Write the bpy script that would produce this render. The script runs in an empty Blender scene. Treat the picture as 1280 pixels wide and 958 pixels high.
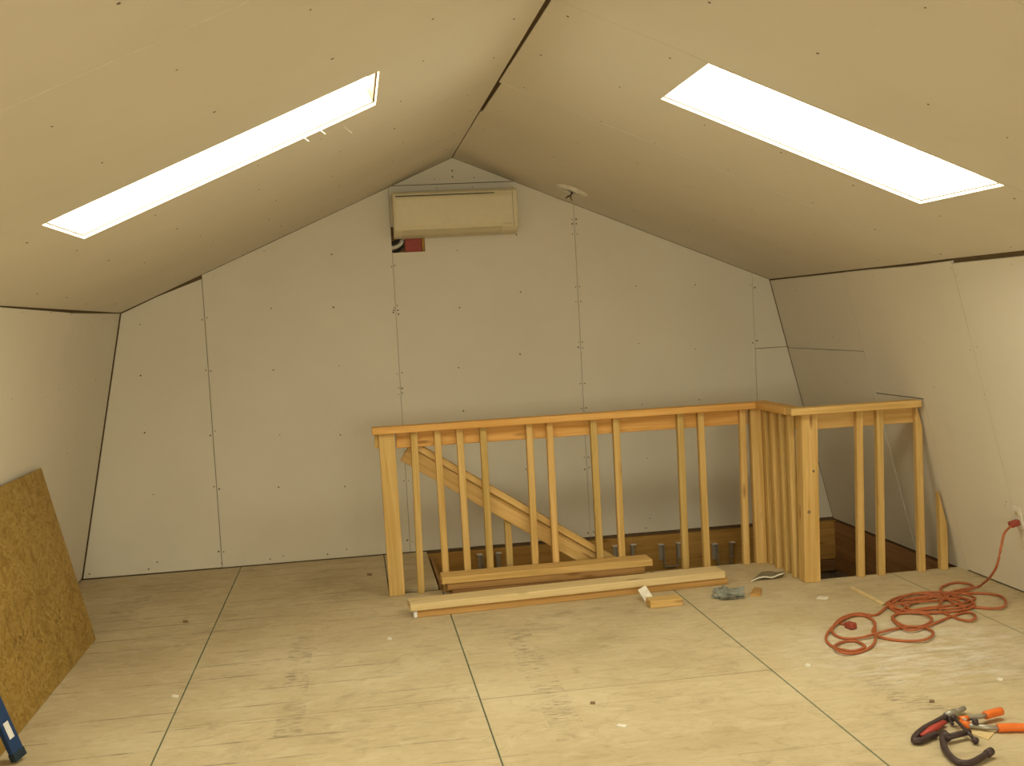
import bpy, bmesh, math, random
from mathutils import Matrix, Vector

random.seed(7)
SC = bpy.context.scene
COL = SC.collection

# ---------------------------------------------------------------- camera
W_PX, H_PX, F_PX = 1280.0, 958.0, 1404.05
YAW, PITCH, ROLL = math.radians(7.981), math.radians(3.338), math.radians(3.156)
CAM = Vector((0, 0, 1.5194))
fw = Vector((math.sin(YAW) * math.cos(PITCH), math.cos(YAW) * math.cos(PITCH), -math.sin(PITCH)))
rt0 = Vector((math.cos(YAW), -math.sin(YAW), 0))
up0 = rt0.cross(fw)
rt = math.cos(ROLL) * rt0 - math.sin(ROLL) * up0
up = math.sin(ROLL) * rt0 + math.cos(ROLL) * up0
cd = bpy.data.cameras.new('camera')
cam = bpy.data.objects.new('camera', cd)
COL.objects.link(cam)
M = Matrix((rt, up, -fw)).transposed().to_4x4()
M.translation = CAM
cam.matrix_world = M
cd.sensor_fit = 'HORIZONTAL'
cd.sensor_width = 36.0
cd.lens = 36.0 * F_PX / W_PX
cd.clip_start = 0.05
SC.camera = cam

def at_z(px, py, z=0.0):
    """point of the horizontal plane z seen at a photo pixel"""
    d = fw + rt * ((px - 640) / F_PX) - up * ((py - 479) / F_PX)
    return CAM + d * ((z - CAM.z) / d.z)

# ---------------------------------------------------------------- world, exposure
world = bpy.data.worlds.new('overcast_sky')
SC.world = world
world.use_nodes = True
bgn = world.node_tree.nodes['Background']
bgn.inputs[0].default_value = (1.0, 0.94, 0.67, 1)
bgn.inputs[1].default_value = 13.0
vs = SC.view_settings
SC.display_settings.display_device = 'sRGB'
vs.view_transform = 'Standard'
vs.look = 'None'
vs.gamma = 1.0
vs.use_curve_mapping = False
vs.exposure = 0.17
SC.cycles.diffuse_bounces = 8
SC.cycles.max_bounces = 14
SC.cycles.caustics_reflective = False
SC.cycles.caustics_refractive = False
SC.cycles.sample_clamp_indirect = 6.0

# ---------------------------------------------------------------- room measures (metres)
XL, XR, XLB, XRB, ZB = -1.797, 3.2505, -1.4377, 2.8584, 1.684
XRG, ZRG, D, YB = 0.724, 2.586, 7.405, -2.6
SLEN_L = math.hypot(XRG - XLB, ZRG - ZB)
SLEN_R = math.hypot(XRB - XRG, ZRG - ZB)
KLEN = math.hypot(XLB - XL, ZB)
TH = 0.0127
SKY_L = (3.735, 4.305, 0.268 * SLEN_L, 0.771 * SLEN_L)     # y0, y1, v0, v1 on the slope
SKY_R = (3.785, 4.392, 0.258 * SLEN_R, 0.766 * SLEN_R)
ADDED_WIN = (-0.60, 2.05, 0.76, 1.95)                             # unseen window added to light the gable wall: x0, x1, z0, z1
YH, YH3, XH, XH2 = 6.293, 5.775, 0.402, 2.392               # edges of the stair opening

# portals that help the sky light through the two skylights and the added window
def frame(o, u, v):
    u = Vector(u).normalized(); v = Vector(v).normalized(); n = u.cross(v)
    m = Matrix((u, v, n)).transposed().to_4x4(); m.translation = Vector(o)
    return m
vL = Vector((XLB - XRG, 0, ZB - ZRG)).normalized()
vR = Vector((XRB - XRG, 0, ZB - ZRG)).normalized()
F_GABLE = frame((0, D, 0), (1, 0, 0), (0, 0, 1))
F_FRONT = frame((0, YB, 0), (-1, 0, 0), (0, 0, 1))
F_CL = frame((XRG, 0, ZRG), (0, -1, 0), vL)     # u = -y
F_CR = frame((XRG, 0, ZRG), (0, 1, 0), vR)
F_KL = frame((XL, 0, 0), (0, 1, 0), (XLB - XL, 0, ZB))
F_KR = frame((XR, 0, 0), (0, -1, 0), (XRB - XR, 0, ZB))   # u = -y
for nm, F, (y0, y1, a, b), su in (('portal_left', F_CL, SKY_L, -1), ('portal_right', F_CR, SKY_R, 1),
                                  ('portal_added', F_FRONT, ADDED_WIN, -1)):
    ld = bpy.data.lights.new(nm, 'AREA')
    ld.shape = 'RECTANGLE'; ld.size = y1 - y0; ld.size_y = b - a
    ld.cycles.is_portal = True
    lo = bpy.data.objects.new(nm, ld)
    COL.objects.link(lo)
    R = F.copy()
    R.translation = F @ Vector((su * (y0 + y1) / 2, (a + b) / 2, -0.06))
    lo.matrix_world = R @ Matrix.Rotation(math.pi, 4, 'X')      # shines along +n into the room

# ---------------------------------------------------------------- materials
MATS = {}
class NT:
    def __init__(s, name):
        s.m = bpy.data.materials.new(name); s.m.use_nodes = True
        s.t = s.m.node_tree; s.b = s.t.nodes['Principled BSDF']
        MATS[name] = s.m
    def n(s, typ, **kw):
        x = s.t.nodes.new(typ)
        for k, v in kw.items(): setattr(x, k, v)
        return x
    def l(s, a, b): s.t.links.new(a, b)
    def val(s, sock, v):
        if hasattr(v, 'links') or hasattr(v, 'is_linked'): s.l(v, sock)
        else: sock.default_value = v
    def coord(s, out='Object', scale=(1, 1, 1), rand=0.0):
        tc = s.n('ShaderNodeTexCoord'); mp = s.n('ShaderNodeMapping')
        mp.inputs['Scale'].default_value = scale
        s.l(tc.outputs[out], mp.inputs['Vector'])
        if rand:
            oi = s.n('ShaderNodeObjectInfo')
            mu = s.n('ShaderNodeMath', operation='MULTIPLY'); mu.inputs[1].default_value = rand
            s.l(oi.outputs['Random'], mu.inputs[0]); cb = s.n('ShaderNodeCombineXYZ')
            for i in range(3): s.l(mu.outputs[0], cb.inputs[i])
            s.l(cb.outputs[0], mp.inputs['Location'])
        return mp.outputs[0]
    def noise(s, vec, scale=5, detail=3, rough=0.55, dist=0.0, out='Fac'):
        x = s.n('ShaderNodeTexNoise'); s.l(vec, x.inputs['Vector'])
        x.inputs['Scale'].default_value = scale; x.inputs['Detail'].default_value = detail
        x.inputs['Roughness'].default_value = rough; x.inputs['Distortion'].default_value = dist
        return x.outputs[out]
    def voro(s, vec, scale=5, out='Distance', feature='F1'):
        x = s.n('ShaderNodeTexVoronoi', feature=feature); s.l(vec, x.inputs['Vector'])
        x.inputs['Scale'].default_value = scale
        return x.outputs[out]
    def ramp(s, fac, stops):
        x = s.n('ShaderNodeValToRGB'); s.l(fac, x.inputs[0]); e = x.color_ramp.elements
        while len(e) < len(stops): e.new(0.5)
        for el, (p, c) in zip(e, stops):
            el.position = p
            el.color = (c, c, c, 1) if isinstance(c, (int, float)) else (*c, 1)
        return x.outputs[0]
    def math(s, op, a, b=0.0, c=0.0):
        x = s.n('ShaderNodeMath', operation=op)
        s.val(x.inputs[0], a); s.val(x.inputs[1], b); s.val(x.inputs[2], c)
        return x.outputs[0]
    def mix(s, fac, a, b, mode='MIX'):
        x = s.n('ShaderNodeMix', data_type='RGBA', blend_type=mode)
        s.val(x.inputs[0], fac)
        for i, v in ((6, a), (7, b)):
            if isinstance(v, tuple): x.inputs[i].default_value = (*v, 1)
            else: s.l(v, x.inputs[i])
        return x.outputs[2]
    def sep(s, vec):
        x = s.n('ShaderNodeSeparateXYZ'); s.l(vec, x.inputs[0]); return x.outputs
    def bump(s, h, strength=0.2, dist=0.002):
        x = s.n('ShaderNodeBump'); x.inputs['Strength'].default_value = strength
        x.inputs['Distance'].default_value = dist
        s.l(h, x.inputs['Height']); s.l(x.outputs[0], s.b.inputs['Normal'])
    def done(s, col, rough=0.7, spec=0.3, metal=0.0):
        s.val(s.b.inputs['Base Color'], (*col, 1) if isinstance(col, tuple) else col)
        s.val(s.b.inputs['Roughness'], rough)
        s.b.inputs['Specular IOR Level'].default_value = spec
        s.b.inputs['Metallic'].default_value = metal
        return s.m

def simple(name, col, rough=0.6, spec=0.4, metal=0.0, var=0.12, scale=30):
    t = NT(name); v = t.coord('Object')
    f = t.noise(v, scale, 3)
    c = t.ramp(f, [(0.3, tuple(x * (1 - var) for x in col)), (0.7, tuple(min(1, x * (1 + var)) for x in col))])
    return t.done(c, rough, spec, metal)

def mk_drywall(name, base):
    t = NT(name); v = t.coord('Object')
    a = t.noise(v, 1.1, 4, 0.6); b = t.noise(v, 160, 2)
    lo = tuple(x * 0.93 for x in base)
    c = t.ramp(a, [(0.3, lo), (0.7, base)])
    vv = t.coord('Object', rand=40)
    sm = t.noise(vv, 4.5, 5, 0.65)
    c = t.mix(t.math('MULTIPLY', t.ramp(sm, [(0.62, 0), (0.80, 1)]), 0.16), c, tuple(x * 0.72 for x in base))
    t.bump(b, 0.12, 0.0006)
    return t.done(c, 0.85, 0.15)

def mk_lumber(name, dark, light, knot=(0.20, 0.085, 0.02), rnd=0.25):
    """pine: long axis of every board is its local X"""
    t = NT(name)
    g = t.coord('Object', (1.1, 26, 26), rand=57)
    f = t.noise(g, 1.6, 4, 0.6, 0.6)
    c = t.ramp(f, [(0.30, dark), (0.52, tuple((a + b) / 2 for a, b in zip(dark, light))), (0.72, light)])
    k = t.coord('Object', (3.0, 14, 14), rand=91)
    kd = t.voro(k, 0.9)
    km = t.ramp(kd, [(0.05, 1), (0.16, 0)])
    c = t.mix(t.math('MULTIPLY', km, 0.75), c, knot)
    oi = t.n('ShaderNodeObjectInfo')
    hs = t.n('ShaderNodeHueSaturation'); t.l(c, hs.inputs['Color'])
    t.l(t.math('MULTIPLY_ADD', oi.outputs['Random'], rnd, 1 - rnd * 0.6), hs.inputs['Value'])
    t.l(t.math('MULTIPLY_ADD', oi.outputs['Random'], -0.010, 0.500), hs.inputs['Hue'])
    t.bump(f, 0.15, 0.001)
    return t.done(hs.outputs[0], 0.68, 0.25)

def mk_floor():
    t = NT('floor_sheathing')
    v = t.coord('Object')                      # sheets keep room coordinates: local = world
    a = t.noise(v, 1.3, 5, 0.6)
    c = t.ramp(a, [(0.30, (0.446, 0.359, 0.219)), (0.5, (0.543, 0.447, 0.288)), (0.72, (0.640, 0.551, 0.388))])
    st = t.coord('Object', (6, 20, 1))       # wood strands across the sheets
    s1 = t.noise(st, 1.6, 5, 0.65, 0.8)
    c = t.mix(0.20, c, t.ramp(s1, [(0.3, (0.388, 0.312, 0.200)), (0.65, (0.640, 0.551, 0.400))]))
    sw = t.coord('Object', (5, 6.5, 1))
    s2 = t.noise(sw, 1.6, 6, 0.7, 1.5)
    c = t.mix(t.math('MULTIPLY', t.ramp(s2, [(0.52, 0), (0.70, 1)]), 0.42), c, (0.330, 0.250, 0.150))
    x, y, z = t.sep(v)
    # pencilled and trodden lines over the joists, every 16 inches
    wob = t.math('MULTIPLY', t.math('SUBTRACT', t.noise(v, 1.5, 2), 0.5), 0.05)
    ph = t.math('FRACT', t.math('DIVIDE', t.math('ADD', t.math('SUBTRACT', y, 4.41), wob), 0.2032))
    d = t.math('ABSOLUTE', t.math('SUBTRACT', ph, 0.5))
    ln = t.ramp(d, [(0.462, 0), (0.492, 1)])
    br = t.ramp(t.noise(t.coord('Object', (1.2, 5, 1)), 2.3, 4, 0.7), [(0.43, 0), (0.58, 1)])
    left = t.ramp(t.math('MULTIPLY_ADD', x, 0.2, 0.5), [(0.42, 1), (0.62, 0.25)])
    c = t.mix(t.math('MULTIPLY', t.math('MULTIPLY', ln, br), t.math('MULTIPLY', left, 0.95)), c, (0.184, 0.146, 0.106))
    # darker trodden area by the left wall
    mw = t.ramp(t.math('ADD', t.math('MULTIPLY', x, -0.35), t.math('MULTIPLY', t.noise(v, 1.7, 4), 0.5)), [(0.30, 0), (0.75, 1)])
    c = t.mix(t.math('MULTIPLY', mw, 0.10), c, (0.301, 0.244, 0.169))
    dp = t.noise(t.coord('Object', (1.6, 2.6, 1)), 1.9, 7, 0.75, 0.6)
    c = t.mix(t.math('MULTIPLY', t.ramp(dp, [(0.54, 0), (0.68, 1)]), 0.42), c, (0.265, 0.200, 0.130))
    lp = t.noise(t.coord('Object', (2.2, 3.4, 1)), 2.4, 6, 0.7, 0.9)
    c = t.mix(t.math('MULTIPLY', t.ramp(lp, [(0.50, 0), (0.66, 1)]), 0.40), c, (0.66, 0.575, 0.41))
    # faded ink stamps, too worn to read
    def box(cx, cy, hx, hy):
        ax = t.math('LESS_THAN', t.math('ABSOLUTE', t.math('SUBTRACT', x, cx)), hx)
        ay = t.math('LESS_THAN', t.math('ABSOLUTE', t.math('SUBTRACT', y, cy)), hy)
        return t.math('MULTIPLY', ax, ay)
    stamps = None
    for b in ((0.70, 4.62, 0.065, 0.75), (-0.33, 4.9, 0.055, 0.7), (2.00, 3.95, 0.075, 0.35), (-1.35, 6.6, 0.09, 0.35)):
        q = box(*b); stamps = q if stamps is None else t.math('MAXIMUM', stamps, q)
    ink = t.ramp(t.noise(t.coord('Object', (9, 42, 1)), 1.7, 3, 0.6), [(0.52, 0), (0.60, 1)])
    gap = t.ramp(t.noise(v, 5, 2), [(0.42, 0), (0.55, 1)])
    c = t.mix(t.math('MULTIPLY', t.math('MULTIPLY', stamps, ink), t.math('MULTIPLY', gap, 0.55)), c, (0.145, 0.120, 0.106))
    # plaster dust by the cord
    dx = t.math('MULTIPLY', t.math('SUBTRACT', x, 2.35), 1.3); dy = t.math('MULTIPLY', t.math('SUBTRACT', y, 4.45), 1.5)
    r2 = t.math('ADD', t.math('MULTIPLY', dx, dx), t.math('MULTIPLY', dy, dy))
    dust = t.math('MULTIPLY', t.ramp(r2, [(0.0, 1), (0.75, 0)]), t.ramp(t.noise(t.coord('Object', (3, 8, 1)), 2.2, 6, 0.7), [(0.42, 0), (0.66, 1)]))
    c = t.mix(t.math('MULTIPLY', dust, 0.85), c, (0.718, 0.686, 0.650))
    du = t.ramp(t.noise(t.coord('Object', (2, 4.5, 1)), 3, 6, 0.72), [(0.60, 0), (0.78, 1)])
    c = t.mix(t.math('MULTIPLY', du, 0.35), c, (0.679, 0.634, 0.562))
    # green sealer on the long edges of each sheet
    g = t.sep(t.coord('Generated'))[0]
    e = t.math('MINIMUM', g, t.math('SUBTRACT', 1.0, g))
    c = t.mix(t.math('MULTIPLY', t.ramp(e, [(0.0, 1), (0.0032, 0)]), 0.6), c, (0.194, 0.260, 0.188))
    t.bump(s1, 0.15, 0.001)
    return t.done(c, 0.72, 0.2)

def mk_osb():
    t = NT('strand_board')
    v = t.coord('Object', (1, 1, 1))
    w = t.noise(v, 6, 3, 0.5, 0, 'Color')
    ad = t.n('ShaderNodeVectorMath', operation='MULTIPLY_ADD')
    t.l(w, ad.inputs[0]); ad.inputs[1].default_value = (0.16, 0.16, 0.16); t.l(v, ad.inputs[2])
    mp = t.n('ShaderNodeMapping'); mp.inputs['Scale'].default_value = (42, 80, 10); t.l(ad.outputs[0], mp.inputs[0])
    vc = t.voro(mp.outputs[0], 1.0, 'Color')
    f = t.sep(vc)[0]
    c = t.ramp(f, [(0.0, (0.265, 0.155, 0.030)), (0.35, (0.325, 0.205, 0.046)), (0.7, (0.365, 0.240, 0.060)), (1.0, (0.40, 0.275, 0.085))])
    bl = t.noise(v, 3.0, 6, 0.7)
    c = t.mix(t.math('MULTIPLY', t.ramp(bl, [(0.50, 0), (0.70, 1)]), 0.45), c, (0.20, 0.115, 0.022))
    a = t.noise(v, 9, 5, 0.7)
    c = t.mix(t.math('MULTIPLY', t.ramp(a, [(0.55, 0), (0.72, 1)]), 0.55), c, (0.151, 0.083, 0.013))
    # worn mill stamp in a slanting band, too faded to read
    x, y, z = t.sep(v)
    q = t.math('ABSOLUTE', t.math('SUBTRACT', t.math('ADD', y, t.math('MULTIPLY', x, 0.05)), -0.18))
    band = t.math('LESS_THAN', q, 0.05)
    spots = t.ramp(t.voro(t.coord('Object', (34, 30, 1)), 1.0), [(0.18, 1), (0.34, 0)])
    sp2 = t.ramp(t.noise(v, 4.2, 2), [(0.46, 0), (0.56, 1)])
    c = t.mix(t.math('MULTIPLY', t.math('MULTIPLY', band, spots), t.math('MULTIPLY', sp2, 0.7)), c, (0.076, 0.040, 0.013))
    t.bump(f, 0.25, 0.0015)
    return t.done(c, 0.6, 0.3)

mk_drywall('drywall_paper', (0.73, 0.69, 0.615))
mk_lumber('pine', (0.49, 0.325, 0.095), (0.68, 0.49, 0.205))
mk_lumber('pine_orange', (0.56, 0.30, 0.075), (0.76, 0.47, 0.16))
mk_lumber('pine_pale', (0.64, 0.49, 0.25), (0.80, 0.65, 0.38), rnd=0.12)
mk_lumber('pine_tan', (0.40, 0.23, 0.07), (0.58, 0.36, 0.13), rnd=0.12)
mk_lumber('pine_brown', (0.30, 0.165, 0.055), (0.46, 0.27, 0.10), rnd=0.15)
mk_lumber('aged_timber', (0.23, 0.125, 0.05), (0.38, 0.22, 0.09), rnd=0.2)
mk_lumber('rim_timber', (0.36, 0.215, 0.05), (0.52, 0.33, 0.09), rnd=0.1)
mk_floor(); mk_osb()
simple('framing_shadow', (0.15, 0.105, 0.06), 0.9, 0.1)
simple('subfloor_edge', (0.17, 0.16, 0.10), 0.9, 0.1)
simple('screw_dark', (0.16, 0.13, 0.10), 0.6, 0.3)
simple('white_plastic', (0.66, 0.585, 0.41), 0.42, 0.4, var=0.02)
simple('cream_plastic', (0.57, 0.505, 0.35), 0.42, 0.4, var=0.02)
simple('slot_dark', (0.06, 0.05, 0.04), 0.7, 0.2)
simple('red_sheet', (0.36, 0.07, 0.06), 0.6, 0.3)
simple('pipe_foam', (0.62, 0.60, 0.56), 0.7, 0.2)
simple('black_foam', (0.03, 0.028, 0.026), 0.8, 0.2)
simple('galvanised', (0.46, 0.43, 0.37), 0.45, 0.5, 0.35, scale=60)
simple('cord_orange', (0.40, 0.115, 0.045), 0.5, 0.4)
simple('plug_red', (0.30, 0.055, 0.038), 0.45, 0.4)
simple('clamp_iron', (0.065, 0.042, 0.047), 0.48, 0.5, 0.3)
simple('clamp_red', (0.46, 0.055, 0.045), 0.5, 0.4)
simple('clamp_steel', (0.40, 0.39, 0.36), 0.4, 0.5, 0.6)
simple('grip_orange', (0.80, 0.185, 0.03), 0.45, 0.4, var=0.05)
simple('level_blue', (0.012, 0.045, 0.15), 0.4, 0.4)
simple('level_cap', (0.015, 0.03, 0.05), 0.6, 0.3)
simple('white_and_highlight', (0.75, 0.76, 0.80), 0.5, 0.3)  # white of sticker and board paint; also painted highlight on the hangers
simple('gypsum_white', (0.74, 0.71, 0.64), 0.85, 0.1)
simple('paper_grey', (0.24, 0.21, 0.15), 0.85, 0.1)
simple('rag_grey', (0.27, 0.28, 0.25), 0.9, 0.1, var=0.35, scale=25)
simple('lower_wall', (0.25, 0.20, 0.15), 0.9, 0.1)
simple('frame_white', (0.72, 0.70, 0.66), 0.5, 0.3)
simple('brown_and_shade', (0.23, 0.15, 0.09), 0.6, 0.3)  # brown of knots and crumbs; also painted shade on a window rail
t = NT('skylight_glass')
tr = t.n('ShaderNodeBsdfTransparent'); gl = t.n('ShaderNodeBsdfGlossy'); gl.inputs['Roughness'].default_value = 0.02
mx = t.n('ShaderNodeMixShader'); mx.inputs[0].default_value = 0.05
t.l(tr.outputs[0], mx.inputs[1]); t.l(gl.outputs[0], mx.inputs[2])
t.l(mx.outputs[0], t.t.nodes['Material Output'].inputs['Surface'])

# ---------------------------------------------------------------- builders
def link(name, bm, mat, parent=None, mw=None, smooth=False):
    me = bpy.data.meshes.new(name)
    bmesh.ops.recalc_face_normals(bm, faces=bm.faces[:])
    bm.to_mesh(me); bm.free()
    if smooth:
        for p in me.polygons: p.use_smooth = True
    mats = mat if isinstance(mat, (list, tuple)) else [mat]
    for m in mats: me.materials.append(MATS[m])
    o = bpy.data.objects.new(name, me); COL.objects.link(o)
    if parent is not None: o.parent = parent
    if mw is not None:
        o.matrix_world = mw if parent is None else (PARENT_M(parent).inverted() @ mw)
        if parent is not None: o.matrix_basis = PARENT_M(parent).inverted() @ mw
    return o

def PARENT_M(p):
    m = p.matrix_basis.copy()
    while p.parent is not None:
        p = p.parent; m = p.matrix_basis @ m
    return m

def tag(o, label=None, cat=None, group=None, kind=None):
    for k, v in (('label', label), ('category', cat), ('group', group), ('kind', kind)):
        if v: o[k] = v
    return o

def empty(name, loc, label, cat, group=None, kind=None):
    o = bpy.data.objects.new(name, None); COL.objects.link(o); o.location = loc
    o.empty_display_size = 0.1
    return tag(o, label, cat, group, kind)

def bx(bm, lo, hi, mi=0):
    r = bmesh.ops.create_cube(bm, size=1.0)
    for v in r['verts']:
        v.co = Vector([lo[i] + (v.co[i] + 0.5) * (hi[i] - lo[i]) for i in range(3)])
    for f in {f for v in r['verts'] for f in v.link_faces}: f.material_index = mi
    return r['verts']

def bevel(bm, w, seg=1):
    bmesh.ops.bevel(bm, geom=bm.edges[:], offset=w, segments=seg, affect='EDGES', profile=0.5, clamp_overlap=True)

def box_obj(name, lo, hi, mat, parent=None, bev=0.0):
    lo, hi = Vector(lo), Vector(hi); c = (lo + hi) / 2
    bm = bmesh.new(); bx(bm, lo - c, hi - c)
    if bev: bevel(bm, bev)
    return link(name, bm, mat, parent, Matrix.Translation(c))

def board(name, p0, p1, w, th, side, mat, parent=None, bev=0.003, cut=None):
    """timber from p0 to p1 (its centre line); th is measured along `side`, w across it; local X runs along it"""
    p0, p1 = Vector(p0), Vector(p1); x = (p1 - p0).normalized()
    s = Vector(side); s = (s - x * s.dot(x)).normalized()
    wv = s.cross(x)
    L = (p1 - p0).length
    bm = bmesh.new(); vs_ = bx(bm, (-L / 2, -w / 2, -th / 2), (L / 2, w / 2, th / 2))
    m = Matrix((x, wv, s)).transposed().to_4x4(); m.translation = (p0 + p1) / 2
    if cut is not None:                        # (point, normal): slice the end off along a plane
        im = m.inverted()
        r = bmesh.ops.bisect_plane(bm, geom=bm.verts[:] + bm.edges[:] + bm.faces[:], plane_co=im @ Vector(cut[0]),
                                   plane_no=(im.to_3x3() @ Vector(cut[1])), clear_outer=True)
        bmesh.ops.contextual_create(bm, geom=[g for g in r['geom_cut'] if isinstance(g, bmesh.types.BMEdge)])
    if bev: bevel(bm, bev)
    return link(name, bm, mat, parent, m)

def upright(name, x0, x1, y0, y1, z0, z1, mat, parent=None, lean=(0, 0), cut=None):
    cx, cy = (x0 + x1) / 2, (y0 + y1) / 2
    return board(name, (cx, cy, z0), (cx + lean[0], cy + lean[1], z1), x1 - x0, y1 - y0, (0, 1, 0), mat, parent, cut=cut)

def sheet(name, F, poly, mat, parent, holes=(), th=TH, off=0.0, su=1, world_coords=False):
    """flat piece of board cut to a polygon in the frame F, with rectangular holes (u0,u1,v0,v1)"""
    bm = bmesh.new()
    pts = [(su * a, b) for a, b in poly]
    f = bm.faces.new([bm.verts.new((a, b, off)) for a, b in pts])
    for (u0, u1, v0, v1) in holes:
        u0, u1 = sorted((su * u0, su * u1))
        for co, no in (((u0, 0, 0), (1, 0, 0)), ((u1, 0, 0), (1, 0, 0)), ((0, v0, 0), (0, 1, 0)), ((0, v1, 0), (0, 1, 0))):
            bmesh.ops.bisect_plane(bm, geom=bm.verts[:] + bm.edges[:] + bm.faces[:], plane_co=co, plane_no=no)
        kill = []
        for g in bm.faces:
            c = g.calc_center_median()
            if u0 < c.x < u1 and v0 < c.y < v1: kill.append(g)
        bmesh.ops.delete(bm, geom=kill, context='FACES')
    r = bmesh.ops.extrude_face_region(bm, geom=bm.faces[:])
    for v in r['geom']:
        if isinstance(v, bmesh.types.BMVert): v.co.z -= th
    if world_coords:
        bm.transform(F); return link(name, bm, mat, parent)
    return link(name, bm, mat, parent, F)

def clip(poly, a, b, c):
    """keep a*u + b*v <= c"""
    out = []
    for i in range(len(poly)):
        p, q = poly[i], poly[(i + 1) % len(poly)]
        dp, dq = a * p[0] + b * p[1] - c, a * q[0] + b * q[1] - c
        if dp <= 0: out.append(p)
        if dp * dq < 0:
            s = dp / (dp - dq); out.append((p[0] + (q[0] - p[0]) * s, p[1] + (q[1] - p[1]) * s))
    return out

def catmull(pts, n=6, closed=False):
    out = []; P = [Vector(p) for p in pts]; N = len(P)
    for i in range(N - 1):
        a, b, c, d = P[max(i - 1, 0)], P[i], P[i + 1], P[min(i + 2, N - 1)]
        for k in range(n):
            s = k / n
            out.append(0.5 * ((2 * b) + (c - a) * s + (2 * a - 5 * b + 4 * c - d) * s * s + (3 * b - a - 3 * c + d) * s ** 3))
    out.append(P[-1])
    return out

def tube(bm, pts, r, sides=8, mi=0, squash=1.0):
    pts = [Vector(p) for p in pts]; N = len(pts); rings = []
    rr = r if isinstance(r, (list, tuple)) else [r] * N
    upv = Vector((0, 0, 1))
    for i in range(N):
        d = (pts[min(i + 1, N - 1)] - pts[max(i - 1, 0)]).normalized()
        ref = upv if abs(d.z) < 0.95 else Vector((1, 0, 0))
        a = d.cross(ref).normalized(); b = a.cross(d).normalized()
        rings.append([bm.verts.new(pts[i] + a * (rr[i] * math.cos(t)) + b * (rr[i] * squash * math.sin(t)))
                      for t in [2 * math.pi * (k + 0.5) / sides for k in range(sides)]])
    for i in range(N - 1):
        for k in range(sides):
            f = bm.faces.new((rings[i][k], rings[i][(k + 1) % sides], rings[i + 1][(k + 1) % sides], rings[i + 1][k]))
            f.material_index = mi
    for ring in (rings[0], rings[-1]):
        f = bm.faces.new(ring); f.material_index = mi

def origin_to(o, loc):
    """move a mesh built in world coordinates to its own base point"""
    loc = Vector(loc); o.data.transform(Matrix.Translation(-loc)); o.location = loc
    return o

# ================================================================ SETTING
# ---- floor: framing slab with the stair opening, and the sheets on it
ST = 0.018
bm = bmesh.new()
for lo, hi in (((XL - 0.15, YB - 0.1, -0.26), (XR + 0.15, YH3, -ST - 0.0005)), ((XL - 0.15, YH3, -0.26), (XH2, YH, -ST - 0.0005)),
               ((XL - 0.15, YH, -0.26), (XH, D + 0.1, -ST - 0.0005))):
    bx(bm, lo, hi)
floor = tag(link('floor', bm, 'subfloor_edge'), 'tan sheathing floor of large sheets with green edges and an open stairwell', None, None, 'structure')
g = 0.002
xs = [XL - 0.01, -0.8013, 0.4179, 1.6371, 2.8563, XR + 0.01]
cuts = [(3.35, 5.79), (2.0, 4.44), (1.962, 4.40), (2.9, 5.34), (1.7, 4.14)]
for i in range(5):
    ys = [YB] + [c for c in cuts[i]] + [D - 0.004]
    for j in range(len(ys) - 1):
        y0, y1 = ys[j] + g, ys[j + 1] - g
        x0, x1 = xs[i] + g, xs[i + 1] - g
        polys = []
        if i == 0: polys = [[(x0, y0), (x1, y0), (x1, y1), (x0, y1)]]
        elif i == 1:
            if y1 > YH:      # cut round the top of the stair
                polys = [[(x0, y0), (x1, y0), (x1, YH), (0.118, YH), (0.118, y1), (x0, y1)],
                         [(0.124, 6.385), (XH, 6.385), (XH, y1), (0.124, y1)]]
            else: polys = [[(x0, y0), (x1, y0), (x1, y1), (x0, y1)]]
        elif i == 2: polys = [[(x0, y0), (x1, y0), (x1, min(y1, YH)), (x0, min(y1, YH))]]
        elif i == 3:
            if y1 > YH3: polys = [[(x0, y0), (x1, y0), (x1, YH3), (XH2, YH3), (XH2, YH), (x0, YH)]]
            else: polys = [[(x0, y0), (x1, y0), (x1, y1), (x0, y1)]]
        else: polys = [[(x0, y0), (x1, y0), (x1, min(y1, YH3)), (x0, min(y1, YH3))]]
        for p in polys:
            sheet('floor_sheet', Matrix.Identity(4), p, 'floor_sheathing', floor, th=ST)

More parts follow.
